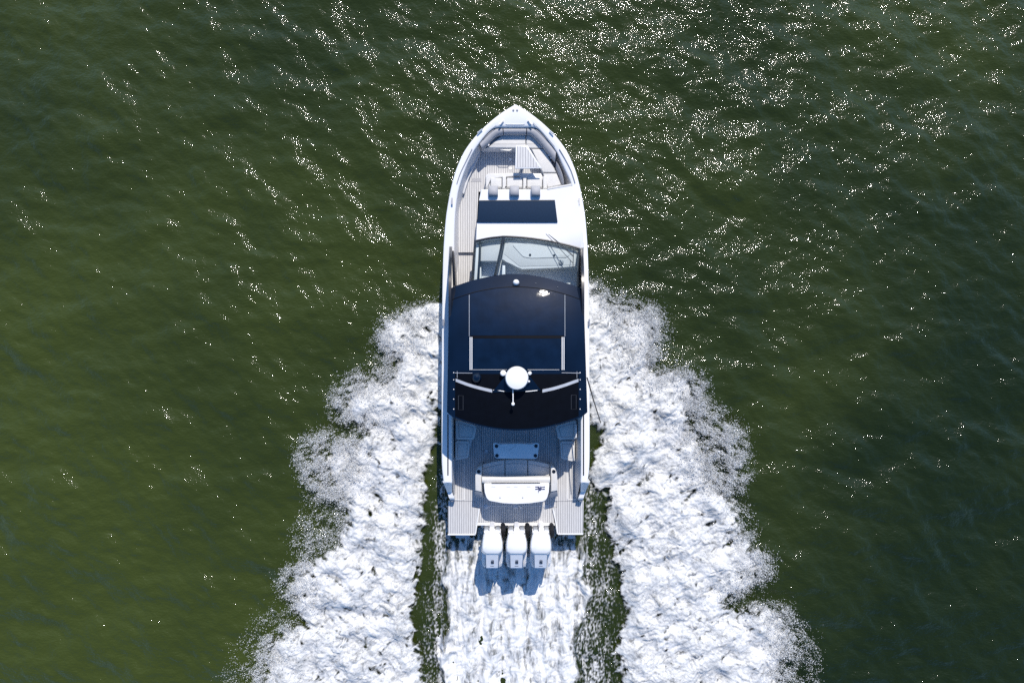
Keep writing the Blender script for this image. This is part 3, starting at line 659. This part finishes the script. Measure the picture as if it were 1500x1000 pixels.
for par, x, y in ((wl, 235, 528), (wr, 1222, 535)):
    c = A6(x, y, .45); boxo('trim_tab', (c[0], c[1], c[2]), (.42 if par is wl else .16, .12, .05), 'satin', par, .015)
for x0, x1 in ((110, 345), (1108, 1340)):
    a, b_ = A6(x0, 240, .5), A6(x1, 490, .5)
    boxo('platform_support', ((a[0] + b_[0]) / 2, (a[1] + b_[1]) / 2 + .1, .28), (abs(b_[0] - a[0]) * .8, .9, .42), 'white', wl if x0 < 500 else wr, .03)

# -------------------------------------------------------------- outboard engines
def engine(cx_px, parent):
    ex, ey, _ = B2(cx_px, 420, 1.9)
    top = [(-128, 235), (125, 235), (145, 265), (172, 385), (176, 480), (165, 545), (108, 592), (-112, 592), (-168, 545), (-176, 480), (-170, 385), (-145, 265)]
    def L(x, y, z): p = B2(cx_px + x, y, z); return p
    ez = 1.9
    # leg + midsection: the part that carries the rest
    body = prism('outboard_engine', [L(-140, 215, 1.52), L(140, 215, 1.52), L(160, 400, 1.52), L(150, 600, 1.52), L(-150, 600, 1.52), L(-160, 400, 1.52)], .45, 'silver', parent, .02)
    bm = bmesh.new()
    def inset(k, z): return [bm.verts.new(L(x * k, 415 + (y - 415) * k, z)) for x, y in top]
    R_ = [inset(1.03, 1.36), inset(1.045, 1.6), inset(1.0, 1.80), inset(.955, 1.865), inset(.86, 1.895), inset(.45, 1.915)]
    for a, b_ in zip(R_[:-1], R_[1:]):
        for i in range(12): bm.faces.new((a[i], a[(i + 1) % 12], b_[(i + 1) % 12], b_[i]))
    bm.faces.new(R_[-1]); bm.faces.new(list(reversed(R_[0])))
    bmesh.ops.bevel(bm, geom=[e_ for e_ in bm.edges if abs(e_.verts[0].co.z - e_.verts[1].co.z) < .01 and e_.verts[0].co.z > 1.75 and e_.verts[0].co.z < 1.85], offset=.02, segments=2, affect='EDGES')
    finish(bm, 'cowling', 'engine_white', body, True, 30)
    # sloped tail panel with its number
    tl = [(-106, 586, 1.835), (106, 586, 1.835), (100, 826, 1.56), (-100, 826, 1.56)]
    bm = bmesh.new(); t_ = [bm.verts.new(L(x, y, z)) for x, y, z in tl]
    lo_ = [bm.verts.new(L(x * .9, y + (-20 if y > 700 else 0), .5)) for x, y, z in tl]
    bm.faces.new(t_); bm.faces.new(lo_[::-1])
    for i in range(4): bm.faces.new((t_[i], lo_[i], lo_[(i + 1) % 4], t_[(i + 1) % 4]))
    bmesh.ops.bevel(bm, geom=list(t_[2].link_edges), offset=.02, segments=2, affect='EDGES')
    tail = finish(bm, 'tail_panel', 'silver', body, True, 30)
    for s in (-1, 1):
        fl = [(s * 108, 590, 1.35), (s * 172, 560, 1.35), (s * 180, 700, 1.2), (s * 150, 800, 1.08), (s * 112, 790, 1.1)]
        prism('side_flank', [L(*v) for v in (fl if s > 0 else fl)], .5, 'silver', body, .008)
        fn = [(s * 112, 800, 1.2), (s * 150, 728, 1.32), (s * 162, 732, 1.32), (s * 128, 812, 1.2)]
        prism('flank_fin', [L(*v) for v in fn], 0, 'engine_white', body, .004, 1, dz=.06)
    # number, printed along the panel
    cu = bpy.data.curves.new('number', 'FONT'); cu.body = '600'; cu.size = .125; cu.align_x = 'CENTER'; cu.align_y = 'CENTER'; cu.extrude = .002; cu.offset = .003
    tmp = bpy.data.objects.new('tmp', cu); C.objects.link(tmp); bpy.context.view_layer.update()
    me = bpy.data.meshes.new_from_object(tmp.evaluated_get(bpy.context.evaluated_depsgraph_get()))
    bpy.data.objects.remove(tmp)
    a, b_ = Vector(L(0, 586, 1.835)), Vector(L(0, 826, 1.56)); d = (b_ - a).normalized(); xax = Vector((1, 0, 0)); nrm = xax.cross(-d).normalized()
    ctr = Vector(L(0, 716, 1.835 - .275 * (716 - 586) / 240)) + nrm * .008
    for v in me.vertices: co = v.co.copy(); v.co = ctr + d * (co.x * .85) + xax * (co.y * 1.0) + nrm * co.z
    me.materials.clear(); link('number', me, 'darkink', body)
    p0 = Vector(L(0, 786, 1.835 - .275 * (786 - 586) / 240)) + nrm * .006
    bm = bmesh.new(); bm.faces.new([bm.verts.new(p0 + xax * u + d * v) for u, v in ((-.055, -.006), (.055, -.006), (.055, .006), (-.055, .006))]); finish(bm, 'maker_mark', 'darkink', body, False)
    # bracket: clamp, cross bar, steering ram, hoses
    boxo('mount_bracket', L(0, 175, 1.15), (.14, .34, .8), 'silver', body, .02)
    for s in (-1, 1):
        boxo('clamp_plate', L(s * 92, 165, 1.2), (.13, .10, .5), 'satin', body, .015)
    tube('tie_bar', [L(-150, 192, 1.28), L(150, 192, 1.28)], .022, 'black', body, 8)
    tube('steering_ram', [L(-150, 140, 1.12), L(150, 140, 1.12)], .04, 'black', body, 8)
    for k, (x, r) in enumerate(((178, .055), (195, .04), (160, .035))):
        tube('hose', catmull([L(x, 88, .95), L(x + 6, 120, 1.2), L(x + 10, 200, 1.3), L(x + 14 - 10 * k, 280, 1.15), L(x - 20, 300, 1.0)], 5), r, 'rubber', body, 8)
    return body
for cx in (357, 766, 1174): engine(cx, boat)
a, b_ = B2(170, 110, .5), B2(1310, 110, .5)
boxo('transom_ledge', ((a[0] + b_[0]) / 2, a[1] + .02, .35), (b_[0] - a[0], .14, .5), 'white', boat, .02)
for cx in (357, 766, 1174):
    p = [B2(cx - 105, 128, .80), B2(cx - 40, 108, .80), B2(cx + 40, 108, .80), B2(cx + 105, 128, .80)]
    prism('transom_knee', p, .2, 'white', boat, .01)

# ------------------------------------------------------------------ wakes, wash and spray
def foam_mat(name, rot, stretch):
    m, n, b = nodes_mat(name)
    b.inputs['Roughness'].default_value = .8; b.inputs['Specular IOR Level'].default_value = .2
    tc = n.nodes.new('ShaderNodeTexCoord'); at = n.nodes.new('ShaderNodeAttribute'); at.attribute_name = 'thick'
    mp = n.nodes.new('ShaderNodeMapping'); mp.vector_type = 'TEXTURE'; mp.inputs['Rotation'].default_value = (0, 0, rot); mp.inputs['Scale'].default_value = (1, stretch, 1)
    n.links.new(tc.outputs['Object'], mp.inputs[0])
    def noise_(scale, det, rough, vec):
        z = n.nodes.new('ShaderNodeTexNoise'); z.inputs['Scale'].default_value = scale; z.inputs['Detail'].default_value = det; z.inputs['Roughness'].default_value = rough
        z.inputs['Distortion'].default_value = .6
        n.links.new(vec, z.inputs['Vector']); return z.outputs[0]
    def mad(a, k, c):
        z = n.nodes.new('ShaderNodeMath'); z.operation = 'MULTIPLY_ADD'; n.links.new(a, z.inputs[0]); z.inputs[1].default_value = k
        if isinstance(c, float): z.inputs[2].default_value = c
        else: n.links.new(c, z.inputs[2])
        return z.outputs[0]
    fine = noise_(22, 6, .72, mp.outputs[0]); soft = noise_(3.2, 7, .62, mp.outputs[0])
    al = mad(soft, .35, mad(fine, .75, at.outputs['Fac']))
    ar = n.nodes.new('ShaderNodeMapRange'); ar.interpolation_type = 'SMOOTHSTEP'; ar.inputs[1].default_value = .42; ar.inputs[2].default_value = .98
    n.links.new(al, ar.inputs[0]); n.links.new(ar.outputs[0], b.inputs['Alpha'])
    tone = mad(soft, .55, mad(fine, .55, mad(at.outputs['Fac'], .35, -.02)))
    cr = n.nodes.new('ShaderNodeValToRGB'); cr.color_ramp.elements[0].position = .36; cr.color_ramp.elements[1].position = .80
    cr.color_ramp.elements[0].color = (.16, .18, .18, 1); cr.color_ramp.elements[1].color = (.80, .80, .79, 1)
    e_ = cr.color_ramp.elements.new(.56); e_.color = (.52, .525, .525, 1)
    n.links.new(tone, cr.inputs[0]); n.links.new(cr.outputs[0], b.inputs['Base Color'])
    bp = n.nodes.new('ShaderNodeBump'); bp.inputs['Strength'].default_value = .3; bp.inputs['Distance'].default_value = .03
    n.links.new(fine, bp.inputs['Height']); n.links.new(bp.outputs[0], b.inputs['Normal'])
    return m
M['foam_l'] = foam_mat('aerated_foam_a', math.radians(-62), 1.9); M['foam_r'] = foam_mat('aerated_foam_b', math.radians(62), 1.9); M['foam_w'] = foam_mat('aerated_wash', 0, 5.0)

md, n, b = nodes_mat('spray_droplets'); b.inputs['Base Color'].default_value = (.8, .81, .82, 1); b.inputs['Roughness'].default_value = .5
M['spray'] = md

GX0, GX1, GY0, GY1, GS = -9.6, 10.2, -14.0, 2.6, .027
fx = np.arange(GX0, GX1, GS); fy = np.arange(GY0, GY1, GS); FX, FY = np.meshgrid(fx, fy)
FW = .12                                          # mean height used to turn outline pixels into positions
PXX = 750 + FX * F / (H - FW); PYY = 500 - FY * F / (H - FW)
def poly_mask(pts):
    ins = np.zeros(PXX.shape, bool); k = len(pts)
    for i in range(k):
        (x0, y0), (x1, y1) = pts[i], pts[(i + 1) % k]
        if y0 == y1: continue
        c = ((y0 > PYY) != (y1 > PYY)) & (PXX < (x1 - x0) * (PYY - y0) / (y1 - y0) + x0); ins ^= c
    return ins.astype(np.float32)
def blur(a, sig):
    ky = np.fft.fftfreq(a.shape[0], GS)[:, None]; kx = np.fft.rfftfreq(a.shape[1], GS)[None]
    return np.fft.irfft2(np.fft.rfft2(a) * np.exp(-2 * (np.pi * sig) ** 2 * (kx ** 2 + ky ** 2)), s=a.shape)
def noise(lmax, lmin, p, seed, sx=1., sy=1., rot=0.):
    n_ = 1024; L_ = 20.48; c, s = math.cos(rot), math.sin(rot)
    def fn(kx, ky):
        u = (c * kx + s * ky) * sx; v = (-s * kx + c * ky) * sy; k = np.hypot(u, v) + 1e-9
        return k ** -p * np.exp(-(2 * np.pi / lmax / k) ** 2) * np.exp(-(k * lmin / 2 / np.pi) ** 2)
    return spectrum(n_, L_, fn, seed)
def NS(f, dx=0, dy=0): return sample(f, 20.48, FX + dx + 40, FY + dy + 40)
def cdf(a): return .5 * (1 + np.tanh(.8 * a * (1 + .0447 * a * a)))
def billow(f): return np.abs(f)
def foam_object(name, label, cat, cover, height, thick, m):
    keep = cover & (PYY > 395)
    v = keep[:-1, :-1] | keep[1:, :-1] | keep[:-1, 1:] | keep[1:, 1:]
    v = (keep[:-1, :-1].astype(int) + keep[1:, :-1] + keep[:-1, 1:] + keep[1:, 1:]) >= 3
    ii = np.arange(FX.size).reshape(FX.shape)
    q = np.stack([ii[:-1, :-1], ii[:-1, 1:], ii[1:, 1:], ii[1:, :-1]], -1)[v]
    used = np.unique(q); re = np.zeros(FX.size, int); re[used] = np.arange(len(used))
    co = np.stack([FX.ravel()[used], FY.ravel()[used], height.ravel()[used]], -1)
    me = np_mesh(name, co, re[q]); a = me.attributes.new('thick', 'FLOAT', 'POINT'); a.data.foreach_set('value', thick.ravel()[used].astype(np.float32))
    o = link(name, me, m); tag(o, label, cat, None, 'stuff'); return o
WZ = water_z(FX, FY)
n_big = noise(2.4, .3, 1.9, 11); n_mid = noise(.8, .10, 1.7, 12); n_fine = noise(.3, .06, 1.2, 13); n_w1 = noise(1.2, .25, 1.8, 14); n_w2 = noise(1.2, .25, 1.8, 15)
n_sp = noise(.17, .05, .7, 18, 1.0, 1.7)
n_st = noise(.5, .055, 1.3, 16, 1.0, 4.5); n_st2 = noise(1.0, .12, 1.6, 17, 1.0, 7.0)
wx, wy = NS(n_w1) * .10, NS(n_w2) * .10
big, mid, fine = NS(n_big), sample(n_mid, 20.48, FX + wx + 40, FY + wy + 40), sample(n_fine, 20.48, FX + wx * .6 + 40, FY + wy * .6 + 40)
nl_ = noise(.55, .06, 1.5, 21, 1.0, 2.6, math.radians(58)); nr_ = noise(.55, .06, 1.5, 22, 1.0, 2.6, math.radians(-58))

left = [(668, 436), (645, 441), (612, 453), (585, 462), (562, 476), (560, 498), (574, 520), (592, 534), (572, 556), (548, 560), (525, 566), (502, 590), (516, 612), (540, 634), (524, 652), (497, 646), (468, 660), (488, 690), (500, 720), (512, 748), (496, 792), (470, 812), (440, 822), (422, 852), (436, 876), (450, 905), (412, 926), (390, 948), (386, 1010), (352, 1060), (330, 1160), (640, 1160), (618, 1000), (612, 950), (603, 905), (614, 850), (612, 800), (622, 760), (624, 700), (634, 660), (650, 610), (668, 560)]
right = [(846, 400), (864, 412), (884, 440), (915, 455), (950, 458), (964, 472), (958, 500), (944, 522), (952, 545), (985, 548), (1014, 562), (1018, 590), (1000, 612), (1020, 640), (1032, 680), (1050, 715), (1075, 735), (1084, 770), (1094, 795), (1116, 816), (1112, 842), (1084, 862), (1052, 876), (1060, 892), (1100, 890), (1140, 896), (1163, 930), (1145, 962), (1140, 1010), (1170, 1060), (1200, 1160), (880, 1160), (905, 1000), (905, 930), (912, 875), (898, 820), (888, 760), (880, 710), (872, 650), (860, 610), (846, 560)]
wash = [(664, 770), (846, 770), (856, 800), (858, 850), (856, 900), (846, 960), (842, 1010), (846, 1160), (630, 1160), (650, 1000), (654, 900), (654, 820)]
for nm, pts, ns_, lab in (('bow_wave_foam', left, nl_, 'ragged white bow wave foam along the boat side with the open walkway'), ('bow_wave_foam', right, nr_, 'ragged white bow wave foam along the boat side with the whip antenna')):
    PX_KEEP = PXX; PXX = PXX + 4.0 * big + 2.5 * NS(n_w2, 7, 2); Mk = poly_mask(pts); PXX = PX_KEEP; s1 = blur(Mk, .16); s2 = blur(Mk, .45)
    an = NS(ns_)
    d = s1 + .13 * mid + .12 * an + .06 * fine + .07 * big
    keep = (d > .12) & (s1 > .05)
    env = np.clip(s2 * 1.6 - .35, 0, 1)
    hgt = .03 + .30 * env ** 1.2 + (.018 * billow(mid) + .006 * fine + .009 * an + .06 * big) * (.3 + .7 * env) + WZ * .7
    th = np.clip((d - .5) * 1.3, -.75, .36) - .10 * np.clip(mid - .9, 0, 1.5)
    foam_object(nm, lab, 'foam', keep, hgt, th, 'foam_l' if pts is left else 'foam_r')
# propeller wash with its streaks, and the lacy streaks in the dark troughs
PX_KEEP = PXX; PXX = PXX + (3.2 * big + 2.6 * NS(n_w1, 3, 5)) * np.clip((PYY - 780) / 60, 0, 1)      # wandering edges
Mk = poly_mask(wash); s1 = blur(Mk, .07); st, st2 = NS(n_st), NS(n_st2)
core = s1
tl_ = poly_mask([(640, 690), (656, 700), (660, 790), (652, 850), (652, 1160), (606, 1160), (612, 900), (628, 800)]); tr_ = poly_mask([(860, 680), (872, 700), (900, 850), (912, 900), (910, 1160), (842, 1160), (856, 900), (856, 780)])
gradL = np.clip((PXX - (622 - (PYY - 800) * .03)) / 34, 0, 1); gradR = np.clip(((888 + (PYY - 800) * .05) - PXX) / 36, 0, 1)
cov = np.maximum(core * .97, np.maximum(blur(tl_, .08) * (.24 + .66 * gradL ** 1.2), blur(tr_, .08) * (.32 + .55 * gradR ** 1.2)))
near = np.clip((PYY - 786) / 45, 0, 1)
dark = np.zeros_like(cov)
for x0, k, w_, a in ((722, .00, 5, .35), (742, -.02, 3.5, .4), (766, .04, 4.0, .5), (792, .05, 5, .3), (690, -.03, 6, .3), (847, -.03, 3, .5), (820, .0, 7, .25)):
    xc = x0 + k * (PYY - 800); dark += a * np.exp(-((PXX - xc) / w_) ** 2)
cov = np.clip(cov * (1 - .75 * (1 - near) * (core > .3)) - dark * core * .8, 0, 1)
tro = 1 - np.clip(core * 1.4, 0, 1)
nn = cdf((.62 * st * (1 - .3 * tro) + .45 * st2 * (1 - .5 * tro) + .45 * mid * (1 - .75 * tro) + .35 * fine * (1 - tro) + .95 * NS(n_sp) * tro) / (.95 + .2 * tro))
keep = (cov > .03)
ridge = np.exp(-((PXX - (657 - .02 * (PYY - 800))) / 4.5) ** 2) + np.exp(-((PXX - 853) / 4) ** 2) * (PYY > 785)
hgt = .04 + WZ * .5 + .05 * core + .12 * ridge * np.clip((PYY - 780) / 20, 0, 1) + .008 * billow(mid) + .02 * st2 + .010 * st + .06 * np.cos((PXX - 757) / 36 * 2 * np.pi) * core * np.clip((PYY - 830) / 60, 0, 1) + .006 * fine
th = np.clip((cov - nn) * .5 + .25 * core, -.75, .6)
foam_object('propeller_wash', 'streaked white propeller wash and lacy foam trailing behind the outboards', 'foam', keep, hgt, th, 'foam_w')

PXX = PX_KEEP
# spray: clouds of droplets thrown off the bow waves
def droplets(name, label, fans, rot, count, seed):
    g = np.random.default_rng(seed)
    ray = NS(noise(.45, .045, 1.25, seed + 1, 1.0, 3.0, rot)); cl = NS(noise(1.1, .2, 1.7, seed + 2))
    D = np.zeros_like(FX)
    for wgt, pts in fans: D = np.maximum(D, wgt * np.clip(blur(poly_mask(pts), .17), 0, 1) ** 1.3)
    D = D * np.clip(cdf(.55 * ray + .6 * cl) * 1.25 - .1, .06, 1)
    cum = np.cumsum(D.ravel()); idx = np.searchsorted(cum, g.uniform(0, cum[-1], count))
    u, v = FX.ravel()[idx], FY.ravel()[idx]
    z = .14 + np.abs(g.normal(0, .16, count)); k_ = (H - z) / (H - FW)
    P_ = np.stack([(u + g.uniform(-.5, .5, count) * GS) * k_, (v + g.uniform(-.5, .5, count) * GS) * k_, z], 1)
    R_ = g.lognormal(math.log(.0048), .42, count)
    a = rot + math.pi / 2 + g.normal(0, .25, count); D_ = np.stack([np.cos(a), np.sin(a), 0 * a], 1)
    side_ = np.stack([-D_[:, 1], D_[:, 0], D_[:, 2]], 1); up = np.tile([0, 0, 1.], (count, 1)); r = R_[:, None]
    V_ = np.stack([P_ + D_ * r * 2.4 - up * r * .5, P_ - D_ * r * 1.2 + side_ * r * 1.2 - up * r * .5, P_ - D_ * r * 1.2 - side_ * r * 1.2 - up * r * .5, P_ + up * r * 1.2], 1).reshape(-1, 3)
    base_ = (np.arange(count) * 4)[:, None, None]
    tri = np.array([[0, 1, 3], [1, 2, 3], [2, 0, 3], [0, 2, 1]])[None] + base_
    o = link(name, np_mesh(name, V_, tri.reshape(-1, 3)), 'spray'); tag(o, label, 'spray', None, 'stuff'); return o
fansL = [(1, [(645, 441), (600, 453), (560, 470), (546, 500), (556, 528), (600, 535), (640, 500)]), (1, [(600, 534), (540, 540), (500, 556), (483, 585), (488, 607), (513, 622), (540, 645), (590, 605)]),
         (1, [(545, 640), (470, 634), (437, 646), (438, 690), (455, 722), (490, 748), (520, 735), (540, 690)]), (.3, [(510, 735), (452, 742), (425, 790), (435, 818), (505, 805)]), (.8, [(460, 808), (412, 838), (410, 870), (438, 908), (480, 880)]),
         (.8, [(440, 905), (380, 935), (366, 1000), (350, 1060), (440, 1060)]), (.07, [(470, 860), (380, 890), (320, 990), (320, 1060), (420, 1060)])]
fansR = [(1, [(864, 408), (920, 438), (970, 452), (978, 500), (962, 538), (920, 545), (890, 480)]), (1, [(940, 545), (1000, 538), (1032, 553), (1037, 595), (1068, 610), (1092, 640), (1097, 690), (1082, 728), (1030, 725), (1000, 680), (985, 620)]),
         (.6, [(1060, 725), (1098, 755), (1106, 800), (1075, 795)]), (.8, [(1085, 798), (1132, 812), (1128, 848), (1062, 888), (1035, 876), (1075, 840)]), (.8, [(1090, 884), (1152, 888), (1178, 930), (1160, 1000), (1185, 1060), (1125, 1060), (1125, 930)]), (.15, [(1130, 890), (1200, 930), (1200, 1060), (1140, 1060)])]
droplets('spray', 'fine water spray flying off the foam beside the open walkway', fansL, math.radians(-62), 105000, 31)
droplets('spray', 'fine water spray flying off the foam beside the whip antenna', fansR, math.radians(62), 100000, 41)
